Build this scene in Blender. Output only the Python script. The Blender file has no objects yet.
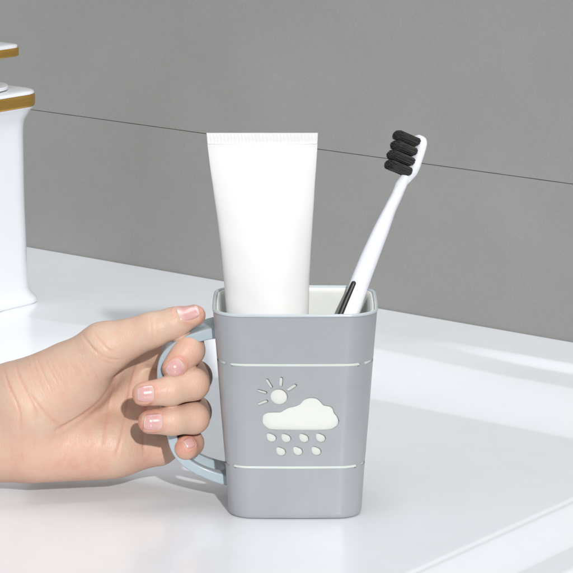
import bpy, bmesh, math, random
import numpy as np
from mathutils import Vector
random.seed(4); rng = np.random.default_rng(7)
R = math.radians
scene = bpy.context.scene
C = scene.collection
CM = 0.01                                  # all shapes below are written in centimetres

# ------------------------------------------------------------------ camera
PITCH = R(12.0); F = 3200.0; HALF = 286.5; DIST = 152.0
CAM = np.array([-0.404, -DIST*math.cos(PITCH), 10.58 + DIST*math.sin(PITCH)])
FWD = np.array([0, math.cos(PITCH), -math.sin(PITCH)])
UPV = np.array([0, math.sin(PITCH), math.cos(PITCH)])
RGT = np.array([1.0, 0, 0])
def ray(px, py): return FWD*F + RGT*(px-HALF) + UPV*(HALF-py)
def P(px, py, y):
    d = ray(px, py); return CAM + d*((y-CAM[1])/d[1])
def G(px, py, z=0.0):
    d = ray(px, py); return CAM + d*((z-CAM[2])/d[2])

# ------------------------------------------------------------------ helpers
def tag(o, label=None, cat=None, group=None, kind=None):
    if label: o['label'] = label
    if cat: o['category'] = cat
    if group: o['group'] = group
    if kind: o['kind'] = kind
    return o
def empty(name, loc=(0, 0, 0)):
    o = bpy.data.objects.new(name, None); C.objects.link(o)
    o.location = Vector(loc)*CM; o.empty_display_size = 0.01
    return o
def build(name, verts, faces, mat, parent=None, smooth=True, sharp=35):
    me = bpy.data.meshes.new(name)
    base = np.zeros(3)
    if parent is not None: base = np.array(parent.matrix_basis.translation)/CM
    v = (np.asarray(verts, dtype=float) - base)*CM
    me.from_pydata(v.tolist(), [], [tuple(int(i) for i in f) for f in faces])
    me.update()
    bm = bmesh.new(); bm.from_mesh(me); bmesh.ops.recalc_face_normals(bm, faces=bm.faces); bm.to_mesh(me); bm.free()
    if smooth:
        me.polygons.foreach_set('use_smooth', [True]*len(me.polygons))
        if sharp: me.set_sharp_from_angle(angle=R(sharp))
    o = bpy.data.objects.new(name, me); C.objects.link(o)
    if mat: me.materials.append(mat)
    if parent is not None: o.parent = parent
    return o
def loft(rings, cap0=True, cap1=True, closed=True):
    n = len(rings[0]); V = [p for r in rings for p in r]; Fc = []
    for i in range(len(rings)-1):
        for j in range(n if closed else n-1):
            k = (j+1) % n
            Fc.append((i*n+j, i*n+k, (i+1)*n+k, (i+1)*n+j))
    if cap0: Fc.append(tuple(range(n))[::-1])
    if cap1: Fc.append(tuple((len(rings)-1)*n + j for j in range(n)))
    return V, Fc
def rrect(a, b, r, per=10, edge=14):
    """rounded rectangle outline, half sizes a, b, corner radius r"""
    r = min(r, a*0.999, b*0.999); pts = []
    cs = [(a-r, b-r, 0), (-(a-r), b-r, 90), (-(a-r), -(b-r), 180), (a-r, -(b-r), 270)]
    for q, (cx, cy, a0) in enumerate(cs):
        for k in range(per+1):
            t = R(a0 + 90*k/per); pts.append((cx+r*math.cos(t), cy+r*math.sin(t)))
        nx, ny, na = cs[(q+1) % 4]; p0 = pts[-1]
        t = R(na); p1 = (nx+r*math.cos(t), ny+r*math.sin(t))
        for k in range(1, edge):
            s = k/edge; pts.append((p0[0]+(p1[0]-p0[0])*s, p0[1]+(p1[1]-p0[1])*s))
    return pts
def interp(x, xs, ys): return float(np.interp(x, xs, ys))
def catmull(pts, n=8):
    pts = [np.array(p, float) for p in pts]; out = []
    for i in range(len(pts)-1):
        p0 = pts[max(i-1, 0)]; p1 = pts[i]; p2 = pts[i+1]; p3 = pts[min(i+2, len(pts)-1)]
        for k in range(n):
            t = k/n
            out.append(0.5*((2*p1)+(-p0+p2)*t+(2*p0-5*p1+4*p2-p3)*t*t+(-p0+3*p1-3*p2+p3)*t**3))
    out.append(pts[-1]); return out
def norm(v): v = np.asarray(v, float); return v/np.linalg.norm(v)
def apply_mods(o):
    dg = bpy.context.evaluated_depsgraph_get()
    me = bpy.data.meshes.new_from_object(o.evaluated_get(dg), depsgraph=dg)
    o.modifiers.clear(); o.data = me
def cut(o, cutters):
    for c in cutters:
        m = o.modifiers.new('cut', 'BOOLEAN'); m.object = c; m.operation = 'DIFFERENCE'; m.solver = 'EXACT'
    apply_mods(o)
    for c in cutters: bpy.data.objects.remove(c)

# ------------------------------------------------------------------ materials
def mat(name, col, rough=0.4, spec=0.5, **k):
    m = bpy.data.materials.new(name); m.use_nodes = True
    b = m.node_tree.nodes['Principled BSDF']
    b.inputs['Base Color'].default_value = (*col, 1); b.inputs['Roughness'].default_value = rough
    b.inputs['Specular IOR Level'].default_value = spec
    for kk, v in k.items(): b.inputs[kk.replace('_', ' ')].default_value = v
    return m
def nd(m, t, **k):
    n = m.node_tree.nodes.new(t)
    for a, v in k.items(): setattr(n, a, v)
    return n
def lk(m, a, b): m.node_tree.links.new(a, b)
def noise(m, scale, detail=4, rough=0.55, coord='Object', stretch=None):
    tc = nd(m, 'ShaderNodeTexCoord'); n = nd(m, 'ShaderNodeTexNoise')
    n.inputs['Scale'].default_value = scale; n.inputs['Detail'].default_value = detail; n.inputs['Roughness'].default_value = rough
    if stretch:
        mp = nd(m, 'ShaderNodeMapping'); mp.inputs['Scale'].default_value = stretch
        lk(m, tc.outputs[coord], mp.inputs['Vector']); lk(m, mp.outputs[0], n.inputs['Vector'])
    else: lk(m, tc.outputs[coord], n.inputs['Vector'])
    return n
def ramp(m, src, stops):
    r = nd(m, 'ShaderNodeValToRGB'); e = r.color_ramp.elements
    while len(e) < len(stops): e.new(0.5)
    for i, (p, c) in enumerate(stops): e[i].position = p; e[i].color = (*c, 1)
    lk(m, src, r.inputs[0]); return r
def bump(m, src, strength, dist, prev=None):
    b = nd(m, 'ShaderNodeBump'); b.inputs['Strength'].default_value = strength; b.inputs['Distance'].default_value = dist
    lk(m, src, b.inputs['Height'])
    if prev is not None: lk(m, prev.outputs[0], b.inputs['Normal'])
    return b
def PB(m): return m.node_tree.nodes['Principled BSDF']

def plastic(name, col, rough, var=0.03, bs=0.05, **k):
    m = mat(name, col, rough, **k)
    n = noise(m, 60, 5)
    lo = tuple(c*(1-var) for c in col); hi = tuple(min(1, c*(1+var)) for c in col)
    r = ramp(m, n.outputs[0], [(0.3, lo), (0.7, hi)]); lk(m, r.outputs[0], PB(m).inputs['Base Color'])
    n2 = noise(m, 900, 3); b = bump(m, n2.outputs[0], bs, 0.0002); lk(m, b.outputs[0], PB(m).inputs['Normal'])
    n3 = noise(m, 25, 4); mr = nd(m, 'ShaderNodeMapRange')
    mr.inputs['To Min'].default_value = max(0.02, rough-0.06); mr.inputs['To Max'].default_value = rough+0.08
    lk(m, n3.outputs[0], mr.inputs['Value']); lk(m, mr.outputs[0], PB(m).inputs['Roughness'])
    return m
M_grey = plastic('grey_plastic', (0.325, 0.343, 0.366), 0.30)
M_handle = plastic('handle_plastic', (0.38, 0.455, 0.50), 0.22, Subsurface_Weight=0.35, Subsurface_Scale=0.004)
M_rim = plastic('rim_plastic', (0.46, 0.52, 0.55), 0.22, Subsurface_Weight=0.3, Subsurface_Scale=0.003)
M_liner = plastic('white_liner', (0.72, 0.72, 0.685), 0.30, 0.02, Subsurface_Weight=0.3, Subsurface_Scale=0.004)
M_tube = plastic('tube_plastic', (0.75, 0.75, 0.755), 0.36, 0.01, 0.08)
M_brush = plastic('brush_plastic', (0.76, 0.78, 0.83), 0.22, 0.01)
M_rubber = plastic('black_rubber', (0.012, 0.012, 0.013), 0.45)
M_ceram = plastic('sink_ceramic', (0.83, 0.845, 0.88), 0.22, 0.012, 0.02, Coat_Weight=0.35, Coat_Roughness=0.10)
M_tap = plastic('tap_white', (0.70, 0.72, 0.76), 0.2, 0.01, 0.02, Coat_Weight=0.3)

M_gold = mat('brushed_gold', (0.50, 0.30, 0.06), 0.32, Metallic=1.0)
n = noise(M_gold, 40, 5, 0.7, stretch=(1, 1, 60))
r = ramp(M_gold, n.outputs[0], [(0.3, (0.66, 0.385, 0.09)), (0.7, (0.86, 0.53, 0.15))]); lk(M_gold, r.outputs[0], PB(M_gold).inputs['Base Color'])
b = bump(M_gold, n.outputs[0], 0.12, 0.0003); lk(M_gold, b.outputs[0], PB(M_gold).inputs['Normal'])

M_wall = mat('grey_tile', (0.27, 0.27, 0.265), 0.5, 0.35)
n1 = noise(M_wall, 4.5, 5, 0.6); n2 = noise(M_wall, 700, 4, 0.7)
mx = nd(M_wall, 'ShaderNodeMath', operation='MULTIPLY_ADD'); mx.inputs[1].default_value = 0.32
lk(M_wall, n2.outputs[0], mx.inputs[0]); 
ms = nd(M_wall, 'ShaderNodeMath', operation='MULTIPLY'); ms.inputs[1].default_value = 0.68
lk(M_wall, n1.outputs[0], ms.inputs[0]); lk(M_wall, ms.outputs[0], mx.inputs[2])
r = ramp(M_wall, mx.outputs[0], [(0.32, (0.238, 0.238, 0.230)), (0.68, (0.305, 0.305, 0.297))])
vo = nd(M_wall, 'ShaderNodeTexVoronoi'); vo.inputs['Scale'].default_value = 9.0
tc = nd(M_wall, 'ShaderNodeTexCoord'); lk(M_wall, tc.outputs['Object'], vo.inputs['Vector'])
rv = ramp(M_wall, vo.outputs['Distance'], [(0.012, (1, 1, 1)), (0.022, (0, 0, 0))])
mc = nd(M_wall, 'ShaderNodeMixRGB'); mc.inputs['Color2'].default_value = (0.5, 0.49, 0.47, 1)
lk(M_wall, rv.outputs[0], mc.inputs['Fac']); lk(M_wall, r.outputs[0], mc.inputs['Color1'])
lk(M_wall, mc.outputs[0], PB(M_wall).inputs['Base Color'])
b = bump(M_wall, n2.outputs[0], 0.25, 0.0004); lk(M_wall, b.outputs[0], PB(M_wall).inputs['Normal'])
M_grout = plastic('grout', (0.15, 0.14, 0.125), 0.9, 0.35)
M_counter = plastic('dark_counter', (0.10, 0.11, 0.115), 0.4)

M_bristle = mat('bristle', (0.02, 0.02, 0.02), 0.55)
n = noise(M_bristle, 1, 2, 0.5, stretch=(1, 1, 1))

# bristles: fine lines along local Z of each tuft
nt = M_bristle.node_tree; mp = nd(M_bristle, 'ShaderNodeMapping'); mp.inputs['Scale'].default_value = (5200, 5200, 120)
tc = nd(M_bristle, 'ShaderNodeTexCoord'); lk(M_bristle, tc.outputs['Object'], mp.inputs['Vector']); lk(M_bristle, mp.outputs[0], n.inputs['Vector'])
r = ramp(M_bristle, n.outputs[0], [(0.35, (0.014, 0.014, 0.014)), (0.7, (0.075, 0.075, 0.070))]); lk(M_bristle, r.outputs[0], PB(M_bristle).inputs['Base Color'])
b = bump(M_bristle, n.outputs[0], 0.9, 0.0004); lk(M_bristle, b.outputs[0], PB(M_bristle).inputs['Normal'])

# skin
M_skin = mat('skin', (0.62, 0.42, 0.33), 0.46, 0.45, Subsurface_Weight=0.22, Subsurface_Scale=0.003)
PB(M_skin).inputs['Subsurface Radius'].default_value = (1.0, 0.35, 0.2)
at = nd(M_skin, 'ShaderNodeAttribute', attribute_name='flush')
n1 = noise(M_skin, 190, 5, 0.65); n0 = noise(M_skin, 55, 4, 0.6)
ad = nd(M_skin, 'ShaderNodeMath', operation='MULTIPLY_ADD'); ad.inputs[1].default_value = 0.8
lk(M_skin, n1.outputs[0], ad.inputs[0]); ad.inputs[2].default_value = -0.60
ad0 = nd(M_skin, 'ShaderNodeMath', operation='MULTIPLY_ADD'); ad0.inputs[1].default_value = 0.75
lk(M_skin, n0.outputs[0], ad0.inputs[0]); lk(M_skin, ad.outputs[0], ad0.inputs[2])
ad2 = nd(M_skin, 'ShaderNodeMath', operation='ADD', use_clamp=True)
lk(M_skin, ad0.outputs[0], ad2.inputs[0]); lk(M_skin, at.outputs['Fac'], ad2.inputs[1])
r = ramp(M_skin, ad2.outputs[0], [(0.0, (0.595, 0.43, 0.325)), (0.40, (0.60, 0.375, 0.285)), (1.0, (0.56, 0.235, 0.18))])
lk(M_skin, r.outputs[0], PB(M_skin).inputs['Base Color'])
vo = nd(M_skin, 'ShaderNodeTexVoronoi'); vo.inputs['Scale'].default_value = 1500
mp = nd(M_skin, 'ShaderNodeMapping'); mp.inputs['Rotation'].default_value = (0, 0.6, 0); mp.inputs['Scale'].default_value = (1, 1, 0.45)
tc = nd(M_skin, 'ShaderNodeTexCoord'); lk(M_skin, tc.outputs['Object'], mp.inputs['Vector']); lk(M_skin, mp.outputs[0], vo.inputs['Vector'])
b1 = bump(M_skin, vo.outputs['Distance'], 0.45, 0.00018)
n2 = noise(M_skin, 420, 5, 0.6); b2 = bump(M_skin, n2.outputs[0], 0.2, 0.0004, b1)
lk(M_skin, b2.outputs[0], PB(M_skin).inputs['Normal'])
n3 = noise(M_skin, 320, 4, 0.7); mr = nd(M_skin, 'ShaderNodeMapRange'); mr.inputs['From Min'].default_value = 0.3; mr.inputs['From Max'].default_value = 0.7
mr.inputs['To Min'].default_value = 0.40; mr.inputs['To Max'].default_value = 0.64
lk(M_skin, n3.outputs[0], mr.inputs['Value']); lk(M_skin, mr.outputs[0], PB(M_skin).inputs['Roughness'])
M_nail = mat('nail', (0.75, 0.42, 0.38), 0.2, 0.5, Subsurface_Weight=0.25, Subsurface_Scale=0.002, Coat_Weight=0.35, Coat_Roughness=0.12)
at = nd(M_nail, 'ShaderNodeAttribute', attribute_name='along')
r = ramp(M_nail, at.outputs['Fac'], [(0.0, (0.66, 0.47, 0.42)), (0.16, (0.66, 0.40, 0.365)), (0.30, (0.64, 0.345, 0.33)), (0.86, (0.64, 0.36, 0.34)), (0.93, (0.70, 0.55, 0.50)), (1.0, (0.72, 0.66, 0.60))])
lk(M_nail, r.outputs[0], PB(M_nail).inputs['Base Color'])

# ------------------------------------------------------------------ wall, sink, counter
ZD = 1.0
A0 = G(30, 247, ZD+0.28); A1 = G(573, 342, ZD+0.28)
U = norm([A1[0]-A0[0], A1[1]-A0[1], 0]); V = np.array([-U[1], U[0], 0])
VW = float(A0 @ V)                              # wall plane distance from cup
def uv(p): return float(p @ U), float(p @ V)
def W(u, v, z): return U*u + V*v + np.array([0, 0, z])
print('wall yaw', math.degrees(math.atan2(U[1], U[0])), 'VW', VW)
d0 = G(371, 399, 0); d1 = G(573, 438, 0); c0 = G(375, 357, ZD); c1 = G(573, 403, ZD)
print('floor junction v', uv(d0), uv(d1), 'ledge', uv(c0), uv(c1))
r0 = G(412, 573, 0); r1 = G(573, 500, 0); r2 = G(500, 573, ZD); r3 = G(573, 530, ZD)
print('right rim', uv(r0), uv(r1), uv(r2), uv(r3))
fb = G(38, 306, ZD); fc = G(0, 320, ZD); print('tap foot', fb, fc, uv(fb), uv(fc))
g0 = P(300, 147, 0)
def wallhit(px, py):
    d = ray(px, py); t = (VW - CAM @ V)/(d @ V); return CAM + d*t
ga, gb = wallhit(36, 108), wallhit(573, 187)
print('groove', ga, gb)
ZG = 0.5*(ga[2]+gb[2])

def sstep(x, a, b):
    t = np.clip((x-a)/(b-a), 0, 1); return t*t*(3-2*t)
def ramp_(x, a, b): return 0.25*sstep(x, a, b)+0.75*np.clip((x-a)/(b-a), 0, 1)
def smax(a, b, k):
    h = np.clip(0.5+0.5*(a-b)/k, 0, 1); return b*(1-h)+a*h + k*h*(1-h)
RA = np.array(uv(r0)); RB = np.array(uv(r1)); RD = norm(RB-RA); RN = np.array([RD[1], -RD[0]])   # outward normal of right rim
VD = 0.5*(uv(d0)[1]+uv(d1)[1]); 
def sink_h(u, v):
    # back ledge; it comes forward round the tap on the left
    shift = 15.0*(1-sstep(u, -36, -15))
    e = v + shift
    lf = 1-sstep(u, -40, -16)
    back = ZD*ramp_(e, VD, VD+5.6+9*lf) + 0.28*ramp_(e, VD+8.2, VD+9.3)*sstep(u, -14, -4) + 0.28*(1-sstep(u, -14, -4))*sstep(e, VD+1, VD+9)
    q = (u-RA[0])*RN[0] + (v-RA[1])*RN[1]
    side = -0.65*ramp_(q, 0.0, 2.8) - 0.45*sstep(q, 4.4, 5.8) - 0.05*np.exp(-(q/0.16)**2)
    left = (ZD+0.2)*sstep(-u, 52, 55)
    front = (ZD+0.2)*sstep(-v, 34, 37)
    h = np.maximum(np.maximum(back, left), front)
    return h + side*(1-sstep(back, 0.1, 0.9)), q
us = np.concatenate([np.linspace(-60, -30, 40), np.linspace(-29.5, 6, 120), np.linspace(6.1, 24, 240)])
vs = np.concatenate([np.linspace(-42, -16, 60), np.linspace(-15.8, VW-0.02, 300)])
UU, VV = np.meshgrid(us, vs, indexing='ij')
H, Q = sink_h(UU, VV)
OUT = 6.6
# outer edge of the right rim: columns past it are folded down
drop = sstep(Q, OUT-0.5, OUT+0.2)
H = H*(1-drop) + (-6.0)*sstep(Q, OUT-0.5, OUT+0.7)
keep = Q < OUT+1.2
idx = -np.ones(UU.shape, int); sv = []; 
flat = np.stack([UU, VV, H], -1)
sel = np.argwhere(keep); idx[keep] = np.arange(keep.sum())
sv = [W(*flat[i, j]) for i, j in sel]
sf = []
nu, nv = UU.shape
ok = keep[:-1, :-1] & keep[1:, :-1] & keep[1:, 1:] & keep[:-1, 1:]
for i, j in np.argwhere(ok): sf.append((idx[i, j], idx[i+1, j], idx[i+1, j+1], idx[i, j+1]))
sink = build('washbasin', sv, sf, M_ceram, sharp=None)
sm = sink.modifiers.new('thick', 'SOLIDIFY'); sm.thickness = 0.008; sm.offset = -1
tag(sink, 'glossy white ceramic washbasin with a raised back ledge, under the cup', 'sink')
def boxm(x0, x1, v0, v1, z0, z1):
    vv = [W(x0, v0, z0), W(x1, v0, z0), W(x1, v1, z0), W(x0, v1, z0), W(x0, v0, z1), W(x1, v0, z1), W(x1, v1, z1), W(x0, v1, z1)]
    ff = [(0, 3, 2, 1), (4, 5, 6, 7), (0, 1, 5, 4), (1, 2, 6, 5), (2, 3, 7, 6), (3, 0, 4, 7)]
    return vv, ff
def bevbox(name, x0, x1, v0, v1, z0, z1, m, parent=None, w=0.05):
    vv, ff = boxm(x0, x1, v0, v1, z0, z1)
    o = build(name, vv, ff, m, parent, smooth=False)
    if w:
        md = o.modifiers.new('bev', 'BEVEL'); md.width = w*CM; md.segments = 2
    return o
wall = bevbox('wall', -160, 160, VW+0.05, VW+6, -40, 140, M_grout, w=0); wall.name = 'wall'
tag(wall, kind='structure')
bevbox('tile', -160, 160, VW, VW+0.045, -40, ZG-0.022, M_wall, wall, 0.015)
bevbox('tile', -160, 160, VW, VW+0.045, ZG+0.022, 140, M_wall, wall, 0.015)
cnt = bevbox('countertop', -160, 160, -70, VW-0.05, -12, -8, M_counter, w=0.3); tag(cnt, kind='structure')

# ------------------------------------------------------------------ tap
tap_c = G(38, 306, ZD); tu, tv = uv(tap_c)
# the side face we see runs along V; right-hand visible corner is its far end
TW, TDp = 2.7, 3.1          # half sizes along U and V
cu, cv = tu - TW*0.80 - 0.18, tv - TDp*0.80 - 0.15
tap = empty('basin_tap', W(cu, cv, ZD)); tag(tap, 'white basin tap with brushed gold bands standing behind the hand', 'tap')
ztop = wallhit(0, 0)
def tz(py, px=20):          # height of a pixel row at the depth of the tap
    p = W(cu, cv, 0); d = ray(px, py); t = (p[1]-CAM[1])/d[1]; return (CAM+d*t)[2]
zb = ZD+0.26; z1 = tz(106.5); z2 = tz(94)
print('tap z', zb, z1, z2)
def tap_ring(a, b, r, z, du=0, dv=0): return [W(cu+du+p[0], cv+dv+p[1], z) for p in rrect(a, b, r, 10, 8)]
rings = []
hb = z1-zb
prof = [(0.0, -0.12), (0.06, -0.05), (0.16, -0.02), (0.30, -0.05), (0.46, -0.15), (0.66, -0.27), (0.95, -0.36), (1.4, -0.41), (2.2, -0.43), (4, -0.46), (6.5, -0.50), (9, -0.50), (hb-1.8, -0.50), (hb-1.1, -0.47), (hb-0.75, -0.39), (hb-0.5, -0.28), (hb-0.25, -0.17), (hb-0.08, -0.06), (hb, -0.03)]
PP = catmull([(p[0], p[1], 0) for p in prof], 3); prof = [(p[0], p[1]) for p in PP]
for h, o in prof: rings.append(tap_ring(TW+o, TDp+o, 1.4, zb+h))
build('tap_body', *loft(rings), M_tap, tap, sharp=50)
rings = [tap_ring(TW+o, TDp+o, 1.4, z) for o, z in ((-0.06, z1+0.003), (0.0, z1+0.05), (0.02, z1+0.12), (0.02, z2-0.1), (0, z2-0.03), (-0.05, z2))]
build('gold_band', *loft(rings), M_gold, tap, sharp=50)
rings = [tap_ring(TW-o, TDp-o, 1.35, z) for o, z in ((0.03, z2+0.003), (0.03, z2+0.08), (0.06, z2+0.14), (0.16, z2+0.19), (0.6, z2+0.23))]
build('top_cap', *loft(rings), M_tap, tap, sharp=50)
def cyl(cx, cy, prof, n=48):
    return [[W(cx+r*math.cos(2*math.pi*k/n), cy+r*math.sin(2*math.pi*k/n), z) for k in range(n)] for r, z in prof]
zk = tz(49); zk0 = tz(57.5)
knob = build('lever_collar', *loft(cyl(cu-0.35, cv-0.1, [(2.3, z2+0.30), (2.3, z2+0.44), (2.25, z2+0.49), (1.7, z2+0.50), (1.6, z2+0.46), (1.5, z2+0.34), (1.0, z2+0.34), (1.0, zk0+0.02)])), M_tap, tap, sharp=40)
lp = P(19, 52, W(cu, cv, 0)[1]+0.8); lu, lv = uv(lp)
LC = (lu-2.35, lv-2.35)
def lev(o, z): return [W(LC[0]+p[0], LC[1]+p[1], z) for p in rrect(2.5-o, 2.6-o, 0.7, 8, 6)]
build('lever_plate', *loft([lev(.05, zk0), lev(0, zk0+.05), lev(0, zk-.05), lev(.03, zk)]), M_gold, tap, sharp=50)
build('lever_top', *loft([lev(.05, zk+.003), lev(.05, zk+.12), lev(.12, zk+.17), lev(.6, zk+.19)]), M_tap, tap, sharp=50)
# spout reaching over the basin, out of the frame to the left
rings = []
for k in range(14):
    s = k/13; ex = -2.2 - 9.5*s; hh = 0.9-0.35*s; zc = z1-1.2+0.5*math.sin(s*1.6)
    rings.append([W(cu+q[0], cv+ex, zc+q[1]) for q in rrect(1.5-0.2*s, hh, 0.3, 5, 3)])
build('spout', *loft(rings), M_tap, tap, sharp=50)

# ------------------------------------------------------------------ cup
cup = empty('toothbrush_cup'); tag(cup, 'grey plastic handled tumbler cut with a sun, cloud and raindrops, standing in the basin', 'cup')
HC = 9.86; RU = 0.08
def hw(z): return np.interp(z, [0, 2, 5, 8, HC], [3.10, 3.22, 3.45, 3.66, 3.80])
def hd(z): return np.interp(z, [0, 2, 5, 8, HC], [3.05, 3.06, 3.10, 3.16, 3.20])
def cr(z): return np.interp(z, [0, HC], [1.05, 1.35])
def cring(z, o, per=14, edge=44): 
    # sides bow out very slightly
    a = hw(z)-o; b = hd(z)-o; pts = rrect(a, b, cr(z)-o*0.9, per, edge)
    out = []
    for x, y in pts:
        bx = 0.09*(1-min(1, abs(y)/b)**2) if abs(x) > a*0.9 else 0
        by = 0.10*(1-min(1, abs(x)/a)**2)
        out.append(np.array([x + math.copysign(bx, x), y + math.copysign(by, y)*(1 if abs(y) > b*0.6 else 0), z]))
    return out
prof = [(0.30, 0.0), (0.12, 0.015), (0.05, 0.06), (0.015, 0.14), (0, 0.26)] + [(0, z) for z in np.arange(0.5, 9.6, 0.16)] + \
       [(0, 9.70), (0.0, 9.79), (0.16, 9.79), (0.16, 9.6)] + \
       [(0.16, z) for z in np.arange(9.3, 0.4, -0.3)] + [(0.17, 0.3), (0.4, 0.2)]
rings = [cring(z, o) for o, z in prof]
sleeve = build('cup_sleeve', *loft(rings), M_grey, cup, sharp=40)
def prism(pts, y0, y1):
    n = len(pts); v = [(x, y0, z) for x, z in pts] + [(x, y1, z) for x, z in pts]
    f = [tuple(range(n)), tuple(range(2*n-1, n-1, -1))] + [(i, i+n, (i+1) % n+n, (i+1) % n) for i in range(n)]
    return build('cutter', v, f, None, smooth=False)
def XZ(px, py, y=-3.05):
    p = P(px, py, y); return (p[0], p[2])
def zoomp(zx, zy): return XZ(240+zx/4.775, 360+zy/4.775)      # motif traced on the front face
def disc(cx, cz, rx, rz, n=28, tilt=0):
    return [(cx+rx*math.cos(2*math.pi*k/n), cz+rz*math.sin(2*math.pi*k/n)) for k in range(n)]
def stad(a, b, r, n=8):
    a = np.array(a); b = np.array(b); d = norm(b-a); t0 = math.atan2(d[1], d[0]); out = []
    for k in range(n+1):
        t = t0-math.pi/2+math.pi*k/n; out.append((b[0]+r*math.cos(t), b[1]+r*math.sin(t)))
    for k in range(n+1):
        t = t0+math.pi/2+math.pi*k/n; out.append((a[0]+r*math.cos(t), a[1]+r*math.sin(t)))
    return out
cut_list = []
YF, YB = -4.5, -2.2
sc = zoomp(187, 172); cut_list.append(prism(disc(sc[0], sc[1], .405, .395), YF, YB))
for a, b in (((92, 207), (127, 193)), ((90, 143), (122, 152)), ((130, 92), (150, 124)), ((198, 84), (196, 116)), ((232, 138), (264, 117))):
    cut_list.append(prism(stad(zoomp(*a), zoomp(*b), 0.082), YF, YB))
cl = [(108, 285), (112, 262), (130, 247), (160, 243), (195, 243), (214, 233), (238, 221), (268, 214), (290, 204), (302, 190), (320, 179), (345, 174), (370, 179), (388, 194), (401, 209), (417, 213), (434, 217), (446, 228), (451, 246), (464, 262), (473, 285), (468, 306), (452, 322), (430, 331), (380, 334), (300, 334), (220, 333), (150, 331), (122, 318), (110, 302)]
clp = catmull([(*zoomp(*p), 0) for p in cl + [cl[0]]], 4)[:-1]
cut_list.append(prism([(p[0], p[1]) for p in clp], YF, YB))
def drop_shape(cx, cz, s):
    pts = []
    for k in range(40):
        t = 2*math.pi*k/40; rr = s*(1 + 0.42*max(0, math.cos(t-R(125)))**7)
        pts.append((cx+rr*math.cos(t), cz+rr*math.sin(t)*0.95))
    return pts
for q in ((152, 370), (222, 372), (307, 372), (387, 371), (197, 436), (278, 434), (366, 434)):
    c = zoomp(*q); cut_list.append(prism(drop_shape(c[0], c[1], 0.225), YF, YB))
zs1 = XZ(295, 364.3)[1]; zs2 = XZ(295, 467)[1]
SLH = 0.072
def boxc(x0, x1, y0, y1, z0, z1):
    v = [(x0, y0, z0), (x1, y0, z0), (x1, y1, z0), (x0, y1, z0), (x0, y0, z1), (x1, y0, z1), (x1, y1, z1), (x0, y1, z1)]
    return build('cutter', v, [(0, 3, 2, 1), (4, 5, 6, 7), (0, 1, 5, 4), (1, 2, 6, 5), (2, 3, 7, 6), (3, 0, 4, 7)], None, smooth=False)
for zs, L in ((zs1, 2.93), (zs2, 2.80)):
    cut_list.append(boxc(-L, L, -5, -1.9, zs-SLH, zs+SLH))
    cut_list.append(boxc(L+0.32, 5, -3.2, 0.6, zs-SLH, zs+SLH))
    cut_list.append(boxc(-5, -L-0.32, -3.2, 0.6-1.9, zs-SLH, zs+SLH))
    for s in (-1, 1):
        cut_list.append(prism(disc(s*(L+0.02), zs-0.01, .095, .095, 14), -5, -1.9))
cut(sleeve, cut_list)
sleeve.data.polygons.foreach_set('use_smooth', [True]*len(sleeve.data.polygons)); sleeve.data.set_sharp_from_angle(angle=R(32))
bv = sleeve.modifiers.new('bev', 'BEVEL'); bv.width = 0.00038; bv.segments = 2; bv.limit_method = 'ANGLE'; bv.angle_limit = R(50); bv.use_clamp_overlap = True; bv.harden_normals = False
# lip: a paler rounded ring round the mouth
build('cup_rim', *loft([cring(z, o, 14, 20) for o, z in ((0.02, 9.793), (-0.02, 9.81), (-0.03, 9.85), (-0.025, 9.90), (0.0, 9.935), (0.05, 9.955), (0.10, 9.94), (0.13, 9.90), (0.14, 9.86), (0.14, 9.793))], False, False), M_rim, cup, sharp=60)
# inner liner
pz = sorted([z for z in np.arange(0.4, 9.7, 0.3) if min(abs(z-zs1), abs(z-zs2)) > 0.16] + [z0+d for z0 in (zs1, zs2) for d in (-0.11, -0.08, 0.08, 0.11)])
pl = [(0.4, 0.24), (0.22, 0.30)] + [(0.06 if min(abs(z-zs1), abs(z-zs2)) < 0.1 else 0.185, z) for z in pz] + [(0.155, 9.72), (0.16, 9.87), (0.24, 9.87), (0.28, 9.76), (0.29, 9.6)] + [(0.29, z) for z in np.arange(9.3, 0.8, -0.4)] + [(0.3, 0.75), (0.5, 0.55), (1.0, 0.5)]
liner = build('cup_liner', *loft([cring(z, o, 10, 16) for o, z in pl]), M_liner, cup, sharp=50)
# handle: a strap bent into a loop, with a long hole through its lower arm
HWID = 1.18
outer = [(226, 327), (212, 328), (198, 332), (184, 337), (172, 344), (162, 354), (157.5, 366), (157, 380), (159, 400), (163, 420), (167, 437), (171, 451), (179, 463), (191, 472), (206, 479), (220, 484), (236, 487)]
path = catmull([P(x, y, -HWID) for x, y in outer], 8)
path = [np.array([p[0], 0, p[2]]) for p in path]
rings = []; TH = 0.235; cents = []
for i, p in enumerate(path):
    t = norm(path[min(i+1, len(path)-1)]-path[max(i-1, 0)])
    nrm = np.array([t[2], 0, -t[0]])            # points to the inside of the loop
    if nrm @ (np.array([-3.8, 0, 5.4])-p) < 0: nrm = -nrm
    s = i/(len(path)-1)
    wd = HWID + 0.18*max(0, 1-s*7) + 0.12*max(0, 1-(1-s)*7)
    th = TH + 0.05*max(0, 1-s*6) + 0.04*max(0, 1-(1-s)*7)
    c = p + nrm*th; cents.append((c, t, nrm))
    rings.append([c + nrm*q[1] + np.array([0, q[0], 0]) for q in rrect(wd, th, 0.09, 5, 10)])
handle = build('cup_handle', *loft(rings), M_handle, cup, sharp=50)
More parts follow.
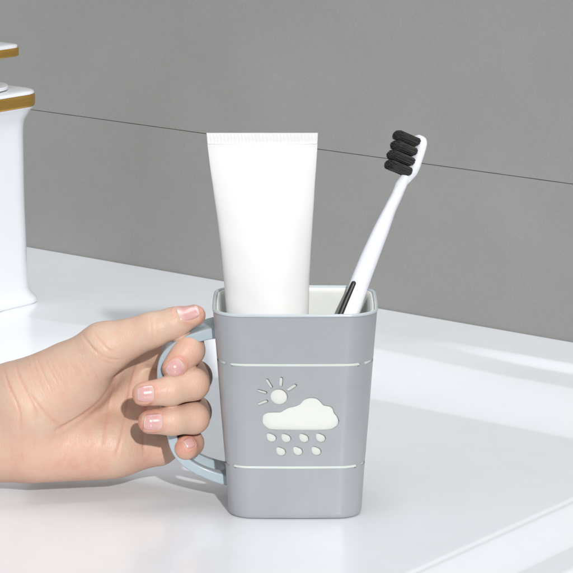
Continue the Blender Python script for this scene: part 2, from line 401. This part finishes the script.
# slot cutter: follows the lower arm
def slot(i0, i1, wy, depth0, depth1):
    seg = cents[i0:i1+1]; rr = []
    for k, (c, t, nrm) in enumerate(seg):
        s = k/(len(seg)-1); e = math.sqrt(max(0.02, 1-(abs(2*s-1))**4))
        ww = wy*e
        rr.append([c+nrm*depth0+np.array([0, -ww, 0]), c+nrm*depth0+np.array([0, ww, 0]), c+nrm*depth1+np.array([0, ww, 0]), c+nrm*depth1+np.array([0, -ww, 0])])
    return build('cutter', *loft(rr), None, smooth=False)
cut(handle, [slot(97, 121, 0.74, -0.6, 0.6)])
handle.data.polygons.foreach_set('use_smooth', [True]*len(handle.data.polygons)); handle.data.set_sharp_from_angle(angle=R(40))

# ------------------------------------------------------------------ toothpaste tube
tube = empty('toothpaste_tube', (-1.3, 0.7, 0.55)); tag(tube, 'plain white squeeze tube standing crimped end up in the cup', 'toothpaste tube')
YT = 0.7
tpx = [(133, 206.3, 318), (150, 208.0, 317.2), (169, 210.3, 316), (195, 214, 314.4), (223, 218, 312.5), (250, 221, 311), (282, 224, 309.2), (312, 226, 309)]
tz_ = []; 
for py, l, r_ in tpx:
    a = P(l, py, YT); b_ = P(r_, py, YT); tz_.append((a[2], (a[0]+b_[0])/2, (b_[0]-a[0])/2))
tz_ = [(3.2, -1.25, 1.80), (6.0, -1.25, 1.90)] + tz_[::-1]
zz = [t[0] for t in tz_]; ZT = zz[-1]
def tring(z, n=72, sq=1.0, thick=None):
    cx = interp(z, zz, [t[1] for t in tz_]); a = interp(z, zz, [t[2] for t in tz_])
    s = max(0, min(1, (z-3.2)/(ZT-0.55-3.2)))
    b_ = 1.70*(1-s**1.35)+0.07
    if thick: b_ = thick
    e = 1.0 - 0.25*s
    out = []
    for k in range(n):
        t = 2*math.pi*k/n; ct, st = math.cos(t), math.sin(t)
        dn_ = 0.016*math.sin(1.3*z+2.2*ct+0.7)*math.sin(0.7*z-1.9*ct) + 0.009*math.sin(3.1*z+4.0*ct)*math.sin(2.3*ct+0.9*z+1)
        dn_ *= min(1, (ZT-0.5-z)/1.5)
        out.append(np.array([cx + (a+0.4*dn_)*math.copysign(abs(ct)**e, ct), YT + (b_+dn_)*st, z]))
    return out
rings = [[np.array([-1.25+r_*math.cos(2*math.pi*k/72), YT+r_*math.sin(2*math.pi*k/72), z]) for k in range(72)] for r_, z in ((0.9, 2.2), (1.1, 2.25), (1.6, 2.55), (1.75, 2.8))]
rings += [tring(z) for z in np.linspace(3.2, ZT-0.5, 60)]
build('tube_body', *loft(rings), M_tube, tube, sharp=60)
# crimp: a flat seal pressed into fine ridges
vv = []; ff = []; NX, NZ = 220, 8; z0c, z1c = ZT-0.5, ZT
for side in (-1, 1):
    for i in range(NX+1):
        for j in range(NZ+1):
            z = z0c+(z1c-z0c)*j/NZ; cx = interp(z, zz, [t[1] for t in tz_]); a = interp(z, zz, [t[2] for t in tz_])
            s = i/NX*2-1
            amp = 0.012*math.sin(i*0.9)*(1 if 1 <= j < 7 else 0)
            y = side*(0.085+amp - 0.02*(j >= 1))*(1 if abs(s) < 0.992 else 0.35)
            vv.append((cx+a*s, YT+y, z))
off = (NX+1)*(NZ+1)
I = lambda s, i, j: s*off+i*(NZ+1)+j
for i in range(NX):
    for j in range(NZ):
        ff.append((I(0, i, j), I(0, i+1, j), I(0, i+1, j+1), I(0, i, j+1))); ff.append((I(1, i, j), I(1, i, j+1), I(1, i+1, j+1), I(1, i+1, j)))
    ff.append((I(0, i, NZ), I(0, i+1, NZ), I(1, i+1, NZ), I(1, i, NZ))); ff.append((I(0, i, 0), I(1, i, 0), I(1, i+1, 0), I(0, i+1, 0)))
for j in range(NZ):
    ff.append((I(0, 0, j), I(0, 0, j+1), I(1, 0, j+1), I(1, 0, j))); ff.append((I(0, NX, j), I(1, NX, j), I(1, NX, j+1), I(0, NX, j+1)))
build('crimped_seal', vv, ff, M_tube, tube, sharp=60)
capr = [[np.array([-1.25+r_*math.cos(2*math.pi*k/48), YT+r_*math.sin(2*math.pi*k/48), z]) for k in range(48)] for r_, z in ((1.0, 0.55), (1.08, 0.62), (1.15, 1.2), (1.2, 2.1), (1.15, 2.18))]
build('tube_cap', *loft(capr), M_tube, tube, sharp=50)

# ------------------------------------------------------------------ toothbrush
YR = 1.9                                          # depth where it leans on the rim
def yb(py): return YR + (313-py)/21.0*0.36        # leans back a little
edges = [(500, 262, 276), (420, 296, 313), (360, 318, 337), (314, 339.5, 359.5), (286, 348, 369), (260, 358.5, 378.5), (232, 371.5, 389), (210, 383, 396.5), (196, 390, 402.8), (186, 394.0, 407), (178, 399.5, 410.5), (170, 404, 412)]
cl_b = []
for py, l, r_ in edges:
    y = yb(py); cl_b.append((P((l+r_)/2, py, y), (r_-l)/2*0.935/3200*153))
HB = P(414.5, 150, yb(150)); H0 = cl_b[-3][0]
ax = norm(cl_b[-5][0]*0.3 + HB*0.7 - cl_b[4][0])
toc = norm(CAM-HB); toc = norm(toc - ax*(toc@ax)); lft = np.cross(ax, toc); lft = lft if lft[0] < 0 else -lft
ph = R(32)
nb = norm(lft*math.cos(ph) + toc*math.sin(ph)); wb = norm(np.cross(ax, nb)); 
if wb @ toc < 0: wb = -wb
brush = empty('toothbrush', cl_b[0][0]); tag(brush, 'white toothbrush with black bristles leaning right in the cup', 'toothbrush')
pts = catmull([c for c, _ in cl_b], 6); wid = np.interp(np.linspace(0, len(cl_b)-1, len(pts)), range(len(cl_b)), [w for _, w in cl_b])
rings = []
for i, p in enumerate(pts):
    t = norm(pts[min(i+1, len(pts)-1)]-pts[max(i-1, 0)])
    s = norm(np.cross(t, toc)); f = norm(np.cross(s, t))
    a = wid[i]; b_ = (0.30 + 0.1*math.sin(min(1, i/len(pts))*math.pi))*(1 if i < len(pts)-14 else 0.72)
    if i == 0: a *= .6; b_ *= .6
    rings.append([p + s*a*math.copysign(abs(math.cos(q))**.85, math.cos(q)) + f*b_*math.copysign(abs(math.sin(q))**.85, math.sin(q)) for q in [2*math.pi*k/40 for k in range(40)]])
# sweep on into the head: a rounded paddle facing the bristle side
hc0 = P(407, 176, yb(176)); hc1 = P(417.0, 140.5, yb(140)); 
hax = norm(hc1-hc0)
toc2 = norm(toc-hax*(toc@hax)); lft2 = norm(np.cross(hax, toc2)); lft2 = lft2 if lft2[0] < 0 else -lft2
nb = norm(lft2*math.cos(ph)+toc2*math.sin(ph)); wb = norm(np.cross(hax, nb)); wb = wb if wb @ toc2 > 0 else -wb
build('brush_handle', *loft(rings), M_brush, brush, sharp=60)
rings = []
L = np.linalg.norm(hc1-hc0)
start = pts[-4]
for k in range(61):
    s = 1-(1-k/60)**1.5; x = -0.42 + s*(L+0.42+0.30)                 # along the head
    w = interp(x, [-0.42, -0.1, 0.15, 0.5, 1.2, L-0.1, L+0.1, L+0.22, L+0.30], [0.06, 0.26, 0.46, 0.58, 0.64, 0.64, 0.64, 0.64, 0.64])*math.sqrt(max(0.004, 1-max(0, (x-L+0.30)/0.60)**2))
    th = interp(x, [-0.42, 0.2, L, L+0.2, L+0.30], [0.06, 0.23, 0.24, 0.22, 0.12])
    c = hc0 + hax*x
    if x < 0.3: 
        q = (0.3-x)/0.72; base = H0*1.0; c = c*(1-q*q*0.6) + (H0 + hax*(x+0.42)*0.6)*(q*q*0.6)
    c = c - nb*0.12
    rings.append([c + wb*w*math.copysign(abs(math.cos(q))**.8, math.cos(q)) + nb*th*math.copysign(abs(math.sin(q))**.7, math.sin(q)) for q in [2*math.pi*j/40 for j in range(40)]])
build('brush_head', *loft(rings), M_brush, brush, sharp=60)
for k in range(4):
    x = 0.20 + k*0.50; c = hc0 + hax*x + nb*0.06
    Lt = 1.27 + 0.03*math.sin(k*2.1)
    t = empty('tmp'); bpy.data.objects.remove(t)
    rr = []
    for j in range(9):
        s = j/8; sc_ = 0.86 if s < 0.8 else 0.86*math.sqrt(max(0.05, 1-((s-0.8)/0.2)**2*0.9))
        rr.append([(0.222*sc_*q[1]/0.5, 0.44*sc_*q[0]/0.5*(1 - 0.10*s), (Lt-0.10)*s) for q in rrect(0.5, 0.5, 0.30, 6, 4)])
    v_, f_ = loft(rr); v_ = [np.array(q) for q in v_]
    for gx in np.arange(-0.205, 0.206, 0.041):
        for gy in np.arange(-0.43, 0.431, 0.042):
            if (abs(gx)/0.22)**3 + (abs(gy)/0.45)**3 > 1 or (abs(gx) < 0.15 and abs(gy) < 0.33 and rng.random() < 0.3): continue
            bx, by = gx+rng.normal(0, 0.006), gy+rng.normal(0, 0.006)
            ln = Lt*(1-0.11*(gy/0.44)**2-0.10*(gx/0.21)**2)+rng.normal(0, 0.010)
            sx, sy = rng.normal(0.01*gx/0.2, 0.006), rng.normal(-0.03*gy/0.4, 0.008); rd = 0.021
            fr = []
            for s in (0, 0.4, 0.8, 0.97, 1.0):
                r2 = rd*(1 if s < 0.9 else (0.75 if s < 0.99 else 0.3))
                fr.append([np.array([bx+sx*s*s+r2*math.cos(q), by+sy*s*s+r2*math.sin(q), ln*s]) for q in (0.3, 1.56, 2.8, 4.1, 5.3)])
            vf, ff_ = loft(fr, False, True); o_ = len(v_)
            v_ += vf; f_ += [tuple(i+o_ for i in f) for f in ff_]
    me = bpy.data.meshes.new('bristle_tuft')
    me.from_pydata([tuple(np.array(q)*CM) for q in v_], [], f_); me.update()
    me.polygons.foreach_set('use_smooth', [True]*len(me.polygons)); me.set_sharp_from_angle(angle=R(60))
    o = bpy.data.objects.new('bristle_tuft', me); C.objects.link(o); me.materials.append(M_bristle)
    from mathutils import Matrix
    Mx = Matrix(((hax[0], wb[0], nb[0]), (hax[1], wb[1], nb[1]), (hax[2], wb[2], nb[2])))
    if Mx.determinant() < 0: Mx = Matrix(((hax[0], -wb[0], nb[0]), (hax[1], -wb[1], nb[1]), (hax[2], -wb[2], nb[2])))
    Mx = Mx.to_4x4(); base = cl_b[0][0]
    Mx.translation = Vector((c-base)*CM); o.parent = brush; o.matrix_local = Mx
# black grip inlay along the camera-left side of the handle
ga_ = [(354.5, 282), (350, 292), (345.5, 302), (340.5, 314), (332, 334)]
gp = catmull([P(x, y, yb(y)) for x, y in ga_], 6)
rings = []
for i, p in enumerate(gp):
    t = norm(gp[min(i+1, len(gp)-1)]-gp[max(i-1, 0)]); s = norm(np.cross(t, toc)); f = norm(np.cross(s, t)); f = f if f @ toc > 0 else -f
    e = math.sqrt(max(0.05, 1-max(0, 1-i/2.0)**2)); a = 0.13*e
    # push outwards to sit proud of the handle skin
    pc = p + f*0.33
    rings.append([pc + s*a*math.cos(q) + f*0.10*e*math.sin(q) for q in [2*math.pi*k/20 for k in range(20)]])
build('grip_inlay', *loft(rings), M_rubber, brush, sharp=60)

# ------------------------------------------------------------------ hand
def Q3(t): return P(*t)
def rc(x, y, z, a, b, ra, rb):
    """distance to a tapered capsule"""
    ab = b-a; L2 = ab@ab
    t = np.clip(((x-a[0])*ab[0]+(y-a[1])*ab[1]+(z-a[2])*ab[2])/L2, 0, 1)
    dx = x-(a[0]+t*ab[0]); dy = y-(a[1]+t*ab[1]); dz = z-(a[2]+t*ab[2])
    return np.sqrt(dx*dx+dy*dy+dz*dz) - (ra+(rb-ra)*t)
def ell(x, y, z, c, r):
    k0 = np.sqrt(((x-c[0])/r[0])**2+((y-c[1])/r[1])**2+((z-c[2])/r[2])**2)
    return (k0-1)*min(r)
def smin(a, b, k):
    h = np.clip(0.5+0.5*(b-a)/k, 0, 1); return b*(1-h)+a*h-k*h*(1-h)
# joints: (px, py, depth y), radius in cm
FING = {
 'index':  [((128, 352, 3.3), 1.05), ((187, 346, 1.45), .80), ((188, 350, -0.75), .78), ((174, 368, -1.45), .58)],
 'middle': [((130, 382, 3.3), 1.05), ((195, 377, 1.5), .80), ((193, 384, -1.15), .76), ((170, 391, -1.85), .69), ((144, 394, -2.15), .57)],
 'ring':   [((130, 412, 3.2), 1.00), ((195, 412, 1.5), .77), ((193.5, 418, -1.10), .74), ((172, 420.5, -1.80), .69), ((150, 422, -2.10), .57)],
 'little': [((130, 440, 2.9), 0.92), ((186, 442, 1.55), .66), ((190, 443, -0.25), .64), ((186, 447.5, -0.95), .60)],
}
THUMB = [((42, 398, 0.6), 1.85), ((104, 348, -0.35), 1.20), ((152, 330, -0.75), .80), ((174, 323, -0.75), .69), ((195, 315.5, -0.55), .51)]
fj = {k: [(Q3(p), r) for p, r in v] for k, v in FING.items()}
tj = [(Q3(p), r) for p, r in THUMB]
PALM = [  # tapered capsules making the palm
 ((10, 405, 1.3), 1.9, (126, 356, 3.0), 1.22), ((5, 418, 1.6), 1.9, (128, 384, 3.1), 1.22),
 ((0, 430, 1.6), 1.9, (128, 412, 3.0), 1.20), ((0, 442, 1.2), 1.75, (128, 438, 2.6), 1.15),
 ((35, 446, 0.6), 1.78, (108, 446, 1.1), 1.62),          # hypothenar pad
 ((30, 404, 0.5), 2.10, (70, 380, 0.6), 1.75),          # thenar pad
 ((88, 376, 1.0), 1.20, (112, 360, 1.8), 1.0),          # web of the thumb
 ((132, 446, 1.7), 1.25, (158, 446, 1.9), 1.0),           # edge of the palm under the little finger
]
palm = [(Q3(a), ra, Q3(b_), rb) for a, ra, b_, rb in PALM]
ARM = [((12, 424, 1.3), (1, 1)), ]
w0 = Q3((10, 424, 1.3)); w1 = Q3((-60, 432, 1.4)); w2 = np.array([-34.0, 2.0, 3.6])
def palm_sdf(x, y, z):
    d = None
    for a, ra, b_, rb in palm:
        e = rc(x, y, z, a, b_, ra, rb); d = e if d is None else smin(d, e, 0.75)
    # forearm: oval, higher than it is deep
    s = 0.74
    yy = (y-1.3)/s*1.0 + 1.3
    def c_(p): return np.array([p[0], (p[1]-1.3)/s+1.3, p[2]])
    e = np.minimum(rc(x, yy, z, c_(w0), c_(w1), 2.62, 2.60), rc(x, yy, z, c_(w1), c_(w2), 2.60, 3.3))*0.85
    return smin(d, e, 0.7)
def chain(x, y, z, js, k=0.22):
    d = None
    for (a, ra), (b_, rb) in zip(js[:-1], js[1:]):
        e = rc(x, y, z, a, b_, ra, rb); d = e if d is None else smin(d, e, k)
    return d
# small pads: finger pulps and knuckles
def finger_sdf(x, y, z, name):
    js = fj[name]; return chain(x, y, z, js)
def thumb_sdf(x, y, z):
    d = chain(x, y, z, tj, 0.35)
    return d
def parts_sdf(x, y, z):
    pm = palm_sdf(x, y, z)
    out = [pm, smin(pm, thumb_sdf(x, y, z), 0.55)]
    for k in FING: out.append(smin(pm, finger_sdf(x, y, z, k), 0.30))
    return out
def hand_sdf(x, y, z):
    o = parts_sdf(x, y, z); d = o[0]
    for e in o[1:]: d = np.minimum(d, e)
    return d
H_ = 0.055
xf = np.arange(-14.6, -2.6, H_); xc = -14.6 - np.cumsum(np.linspace(H_*1.1, 0.25, 120)); xc = xc[xc > -36]
xs = np.concatenate([xc[::-1], xf]); ys = np.arange(-3.4, 6.0, H_); zs = np.arange(-0.6, 11.2, H_)
ST = 4
def pad(n): return (n//ST)*ST
xs = xs[-pad(len(xs)):]; ys = ys[:pad(len(ys))]; zs = zs[:pad(len(zs))]
X, Y, Z = np.meshgrid(xs[ST//2::ST], ys[ST//2::ST], zs[ST//2::ST], indexing='ij')
Fc = hand_sdf(X.ravel(), Y.ravel(), Z.ravel()).reshape(X.shape)
Ff = np.repeat(np.repeat(np.repeat(Fc, ST, 0), ST, 1), ST, 2).astype(np.float32)
band = np.abs(Ff) < 0.62
band[:len(xc)] = np.abs(Ff[:len(xc)]) < 1.0
ii = np.argwhere(band)
for c0_ in range(0, len(ii), 600000):
    q = ii[c0_:c0_+600000]
    Ff[q[:, 0], q[:, 1], q[:, 2]] = hand_sdf(xs[q[:, 0]], ys[q[:, 1]], zs[q[:, 2]])
def surface_nets(Fv, xs, ys, zs):
    s = Fv < 0
    cnt_ = sum(s[a:s.shape[0]-1+a, b:s.shape[1]-1+b, c:s.shape[2]-1+c].astype(np.int8) for a in (0, 1) for b in (0, 1) for c in (0, 1))
    act = np.argwhere((cnt_ > 0) & (cnt_ < 8)); vid = -np.ones(cnt_.shape, np.int32)
    vid[act[:, 0], act[:, 1], act[:, 2]] = np.arange(len(act))
    acc = np.zeros((len(act), 3)); num = np.zeros(len(act)); ax_ = [xs, ys, zs]
    corners = [(a, b, c) for a in (0, 1) for b in (0, 1) for c in (0, 1)]
    for ca in corners:
        for d in range(3):
            if ca[d]: continue
            cb = list(ca); cb[d] = 1
            ia = act+np.array(ca); ib = act+np.array(cb)
            fa = Fv[ia[:, 0], ia[:, 1], ia[:, 2]]; fb_ = Fv[ib[:, 0], ib[:, 1], ib[:, 2]]
            m = (fa < 0) != (fb_ < 0); t = np.where(m, fa/np.where(m, fa-fb_, 1), 0)
            pa = np.stack([ax_[k][ia[:, k]] for k in range(3)], 1); pb = np.stack([ax_[k][ib[:, k]] for k in range(3)], 1)
            acc += np.where(m[:, None], pa+(pb-pa)*t[:, None], 0); num += m
    verts = acc/num[:, None]; quads = []
    for d in range(3):
        e1, e2 = (d+1) % 3, (d+2) % 3
        sa = [slice(None)]*3; sb = [slice(None)]*3; sa[d] = slice(0, -1); sb[d] = slice(1, None)
        chg = s[tuple(sa)] != s[tuple(sb)]; E = np.argwhere(chg)
        E = E[(E[:, e1] > 0) & (E[:, e2] > 0) & (E[:, e1] < s.shape[e1]-1) & (E[:, e2] < s.shape[e2]-1)]
        ins = s[E[:, 0], E[:, 1], E[:, 2]]
        def cell(o1, o2):
            q = E.copy(); q[:, e1] -= o1; q[:, e2] -= o2; return vid[q[:, 0], q[:, 1], q[:, 2]]
        qd = np.stack([cell(1, 1), cell(0, 1), cell(0, 0), cell(1, 0)], 1)
        qd[~ins] = qd[~ins][:, ::-1]; quads.append(qd)
    return verts, np.concatenate(quads)
hv, hf = surface_nets(Ff, xs, ys, zs)
def grad(fn, p, e=0.01):
    g = np.stack([fn(p[:, 0]+e*(k == 0), p[:, 1]+e*(k == 1), p[:, 2]+e*(k == 2))-fn(p[:, 0]-e*(k == 0), p[:, 1]-e*(k == 1), p[:, 2]-e*(k == 2)) for k in range(3)], 1)
    return g/(np.linalg.norm(g, axis=1, keepdims=True)+1e-9)
def lap(vals, it, lam=0.5):
    e = np.concatenate([hf[:, [0, 1]], hf[:, [1, 2]], hf[:, [2, 3]], hf[:, [3, 0]]]); n = len(vals)
    deg = np.bincount(e[:, 0], minlength=n)+np.bincount(e[:, 1], minlength=n)
    for _ in range(it):
        out = np.zeros_like(vals)
        for k in range(vals.shape[1]):
            out[:, k] = np.bincount(e[:, 0], vals[e[:, 1], k], n)+np.bincount(e[:, 1], vals[e[:, 0], k], n)
        vals = vals*(1-lam) + lam*out/np.maximum(deg, 1)[:, None]
    return vals
hv = lap(hv, 4)
po = np.stack(parts_sdf(hv[:, 0], hv[:, 1], hv[:, 2]), 1)
nrm = grad(hand_sdf, hv)
tmp = lap(nrm.copy(), 2); nrm = tmp/(np.linalg.norm(tmp, axis=1, keepdims=True)+1e-9)
keys = ['thumb'] + list(FING)
# which digit a vertex belongs to (0 = palm)
raw = np.stack([palm_sdf(*hv.T)-0.02, thumb_sdf(*hv.T)] + [finger_sdf(*hv.T, k) for k in FING], 1)
pid = raw.argmin(1)
disp = np.zeros(len(hv)); flush = np.zeros(len(hv))
# projection used to lay the skin lines on the palm (a plane square to the palm)
def seg_d(qx, qz, pl2):
    best = np.full(len(qx), 9.0)
    for a, b_ in zip(pl2[:-1], pl2[1:]):
        ab = np.array(b_)-np.array(a); t = np.clip(((qx-a[0])*ab[0]+(qz-a[1])*ab[1])/(ab@ab), 0, 1)
        best = np.minimum(best, np.hypot(qx-a[0]-t*ab[0], qz-a[1]-t*ab[1]))
    return best
front = np.clip(-nrm[:, 1]*1.5, 0, 1)
def crease(pxs, depth, sig, ids, yref, rise=0.0):
    global disp
    pl3 = [P(x, y, yref) for x, y in pxs]; pl3 = catmull(pl3, 5); pl2 = [(p[0], p[2]) for p in pl3]
    m = np.isin(pid, ids) & (front > 0); d = seg_d(hv[m, 0], hv[m, 2], pl2)
    # fade towards both ends
    e0 = np.hypot(hv[m, 0]-pl2[0][0], hv[m, 2]-pl2[0][1]); e1 = np.hypot(hv[m, 0]-pl2[-1][0], hv[m, 2]-pl2[-1][1])
    f = np.clip(np.minimum(e0, e1)/0.35+0.15, 0, 1)
    disp[m] -= depth*np.exp(-(d/sig)**2)*f*front[m]
    disp[m] += rise*np.exp(-(d/(sig*4))**2)*f*front[m]
    flush[m] += 0.22*np.exp(-(d/(sig*1.6))**2)*f*min(1, depth/0.04)
TP = [0, 1]
crease([(126, 363), (117, 372), (109, 386), (98, 399), (80, 411), (60, 420)], 0.10, 0.10, TP, 0.8, 0.05)
crease([(118, 374), (112, 392), (108, 412), (106, 436)], 0.045, 0.06, TP, 1.4, 0.012)
crease([(136, 366), (131, 385), (128, 402), (124, 425), (118, 445)], 0.05, 0.07, TP, 1.8, 0.015)
crease([(157, 376), (148, 398), (144, 420), (146, 446)], 0.05, 0.07, [0, 3, 4, 5], 2.0, 0.01)
crease([(98, 352), (106, 358), (116, 362)], 0.03, 0.05, TP, -0.8)
crease([(88, 340), (97, 349), (110, 356), (124, 358)], 0.038, 0.05, TP, -1.0)
crease([(78, 331), (88, 341), (100, 350)], 0.035, 0.05, TP, -1.0)
crease([(92, 330), (100, 338), (108, 346), (117, 351)], 0.035, 0.05, TP, -1.0)
crease([(150, 318), (152, 330), (154, 342)], 0.03, 0.05, [1], -1.2)
crease([(157, 317), (158.5, 329), (160, 338)], 0.022, 0.05, [1], -1.2)
crease([(2, 372), (10, 385), (18, 398), (22, 412), (21, 432)], 0.045, 0.06, TP, -0.6, 0.01)
crease([(12, 366), (21, 380), (30, 394), (36, 406), (38, 420)], 0.04, 0.06, TP, -0.8)
crease([(30, 390), (36, 398), (46, 410), (56, 420), (62, 426)], 0.05, 0.06, TP, -0.9, 0.02)
for a in range(26):       # fine wrinkles over the ball of the thumb
    x0 = 22+a*2.7+rng.uniform(-2, 2); y0 = 362+rng.uniform(-6, 10)
    crease([(x0, y0), (x0+7, y0+11+rng.uniform(-2, 2)), (x0+15, y0+24+rng.uniform(-4, 4))], 0.012, 0.035, TP, -1.3)
for a in range(34):
    x0 = 4+rng.uniform(0, 125); y0 = 420+rng.uniform(0, 40)
    crease([(x0, y0), (x0+2+rng.uniform(-4, 4), y0+9), (x0+rng.uniform(-6, 6), y0+20)], 0.010, 0.032, TP, -0.8)
# creases across the backs of the finger end joints
for ids, lst in ((3, [((166, 382), (167, 394), (166, 405)), ((171, 381), (172, 394), (171, 405))]), (4, [((171, 408), (172, 421), (171, 434)), ((176, 408), (177, 421), (176, 434))]), (2, [((182, 355), (188, 362), (192, 368)),])):
    for l in lst: crease(list(l), 0.012, 0.035, [ids], -2.2)
hvd = hv
# broad unevenness of flesh
for k in range(26):
    c = hv[rng.integers(len(hv))]; rr_ = rng.uniform(0.5, 1.3)
    disp += rng.uniform(-0.028, 0.028)*np.exp(-((hv-c)**2).sum(1)/rr_**2)
NAILS = []
def nail_def(name, fn, c3, axis, n_, lu_, lw_):
    a = norm(axis); n_ = norm(np.array(n_, float)-a*(np.array(n_, float)@a)); s = norm(np.cross(n_, a))
    NAILS.append((name, fn, np.array(c3), a, n_, s, lu_, lw_))
nail_def('thumb', thumb_sdf, P(188, 313, -0.9), tj[4][0]-tj[2][0], (-0.05, -0.72, 0.70), .58, .43)
nail_def('index', lambda x, y, z: finger_sdf(x, y, z, 'index'), P(174.5, 369, -1.8), P(165, 377, -1.6)-P(184, 362, -1.3), (-0.1, -1, 0.05), .50, .36)
nail_def('middle', lambda x, y, z: finger_sdf(x, y, z, 'middle'), P(144, 393, -2.6), P(131, 394, -2.4)-P(160, 391, -2.0), (-0.1, -1, 0.10), .48, .45)
nail_def('ring', lambda x, y, z: finger_sdf(x, y, z, 'ring'), P(152, 421, -2.5), P(137, 421, -2.3)-P(170, 420, -1.9), (-0.1, -1, 0.10), .50, .44)
nail_def('little', lambda x, y, z: finger_sdf(x, y, z, 'little'), P(189.5, 442.0, -1.4), P(182, 446, -1.4)-P(192, 442, -1.0), (0.05, -0.86, 0.45), .34, .33)
for (name, fn, c3, a, n_, s, lu_, lw_) in NAILS:
    k = keys.index(name)+1; m = np.where((pid == k) & (nrm @ n_ > 0.0))[0]
    q = hv[m]-c3; u_ = q@a/lu_; w_ = q@s/lw_
    rr_ = (np.abs(u_)**3+np.abs(w_)**3)**(1/3)
    tipside = np.clip((u_-0.75)/0.2, 0, 1)
    disp[m] += 0.030*np.exp(-((rr_-1.13)/0.13)**2)*(1-tipside)      # nail fold
    disp[m] -= 0.030*np.exp(-(np.maximum(rr_-0.0, 0)/0.95)**6)       # nail bed
    disp[m] -= 0.02*tipside*np.exp(-((rr_-1.05)/0.10)**2)
    flush[m] += 0.30*np.exp(-((rr_-1.1)/0.35)**2)
# redder finger ends and bends
for k in FING:
    for jj, amt, sg in ((-1, 0.30, 1.0), (1, 0.25, 1.2), (2, 0.22, 1.2)):
        c = fj[k][jj][0]; mm = pid == keys.index(k)+1
        flush[mm] += amt*np.exp(-((hv[mm]-c)**2).sum(1)/sg**2)
flush[pid == 1] += 0.22*np.exp(-((hv[pid == 1]-tj[4][0])**2).sum(1)/0.9**2)
for px_, py_, yy_, amt, sg in ((40, 460, 0, .22, 1.5), (90, 468, 0.3, .22, 1.5), (150, 455, 1, .22, 1.3), (120, 400, 2, .12, 1.3), (60, 380, -1, .05, 1.8), (10, 430, 0, .12, 1.5)):
    c = P(px_, py_, yy_); flush += amt*np.exp(-((hv-c)**2).sum(1)/sg**2)
dn = lap(disp[:, None], 1)[:, 0]
hv2 = hv + nrm*dn[:, None]
hand = build('hand', hv2, hf, M_skin, None, sharp=None)
tag(hand, 'bare left hand and wrist gripping the cup handle, thumb on top', 'hand')
atr = hand.data.attributes.new('flush', 'FLOAT', 'POINT'); atr.data.foreach_set('value', flush.astype(np.float32))
for (name, fn, c3, a, n_, s, lu_, lw_) in NAILS:
    NU, NW = 26, 20; vv = []; al = []; grid = {}
    uu, ww = [q.ravel() for q in np.meshgrid(np.linspace(-1, 1, NU+1), np.linspace(-1, 1, NW+1), indexing='ij')]
    lim = np.where(uu < 0, (1-np.abs(uu)**4.5)**(1/2.6), (1-np.abs(uu)**7)**(1/2.6))
    ww2 = ww*np.maximum(lim, 0.02)
    p = c3 + a*(uu*lu_)[:, None] + s*(ww2*lw_)[:, None] + n_*(0.1-0.5*(ww2*lw_)**2)[:, None]
    for _ in range(8): p = p - grad(fn, p)*(fn(p[:, 0], p[:, 1], p[:, 2])*0.9)[:, None]
    edge = np.maximum(np.abs(uu), np.abs(ww))
    h = -0.012 + 0.030*(1-edge**6) + 0.012*np.clip((uu-0.6)/0.4, 0, 1)
    vv = p + grad(fn, p)*h[:, None]; al = (uu+1)/2
    ff = [(i*(NW+1)+j, (i+1)*(NW+1)+j, (i+1)*(NW+1)+j+1, i*(NW+1)+j+1) for i in range(NU) for j in range(NW)]
    o = build('fingernail', vv, ff, M_nail, hand, sharp=None)
    ar = o.data.attributes.new('along', 'FLOAT', 'POINT'); ar.data.foreach_set('value', np.array(al, np.float32))
    # orient outwards
    me = o.data; nn = np.zeros(3)
    for pgn in me.polygons: nn += np.array(pgn.normal)
    if nn @ n_ < 0:
        bm = bmesh.new(); bm.from_mesh(me); bmesh.ops.reverse_faces(bm, faces=bm.faces); bm.to_mesh(me); bm.free()
    sd = o.modifiers.new('thick', 'SOLIDIFY'); sd.thickness = 0.0003; sd.offset = -1
print('hand verts', len(hv2))

# ------------------------------------------------------------------ light
LDIR = norm([0.20, -1.0, 0.455])                # towards the lamp
sun = bpy.data.lights.new('key_light', 'SUN'); sun.energy = 2.85; sun.angle = R(1.5); sun.color = (1.0, 0.985, 0.965)
so = bpy.data.objects.new('key_light', sun); C.objects.link(so)
so.rotation_euler = Vector(LDIR).to_track_quat('Z', 'Y').to_euler()
def area(name, loc, target, size, power, col=(1, 1, 1)):
    l = bpy.data.lights.new(name, 'AREA'); l.shape = 'RECTANGLE'; l.size = size[0]; l.size_y = size[1]; l.energy = power; l.color = col
    o = bpy.data.objects.new(name, l); C.objects.link(o); o.location = loc
    o.rotation_euler = (Vector(loc)-Vector(target)).to_track_quat('Z', 'Y').to_euler(); return o
area('added_top_fill', (0.2, 0.2, 1.4), (0.05, 0.2, 0), (1.2, 0.8), 15, (0.94, 0.97, 1.0))  # added overhead fill, brightens the level ceramic; not a fixture of the room
area('added_side_fill', (-1.3, -0.7, 0.7), (0, 0, 0.06), (1.0, 1.0), 3.0, (0.92, 0.96, 1.0))  # weak fill added at the left to lighten that side of the cup
world = bpy.data.worlds.new('World'); scene.world = world; world.use_nodes = True
bg = world.node_tree.nodes['Background']; bg.inputs[0].default_value = (0.93, 0.97, 1.0, 1); bg.inputs[1].default_value = 0.24

# ------------------------------------------------------------------ camera object and render settings
cd = bpy.data.cameras.new('camera'); cam = bpy.data.objects.new('camera', cd); C.objects.link(cam)
cam.location = Vector(CAM)*CM; cam.rotation_euler = (math.pi/2-PITCH, 0, 0)
cd.sensor_width = 36; cd.lens = 36*F/573.0; cd.clip_start = 0.05; cd.clip_end = 100
scene.camera = cam
scene.render.engine = 'CYCLES'
scene.view_settings.view_transform = 'Standard'; scene.view_settings.look = 'None'; scene.view_settings.gamma = 1
scene.view_settings.exposure = 0.06
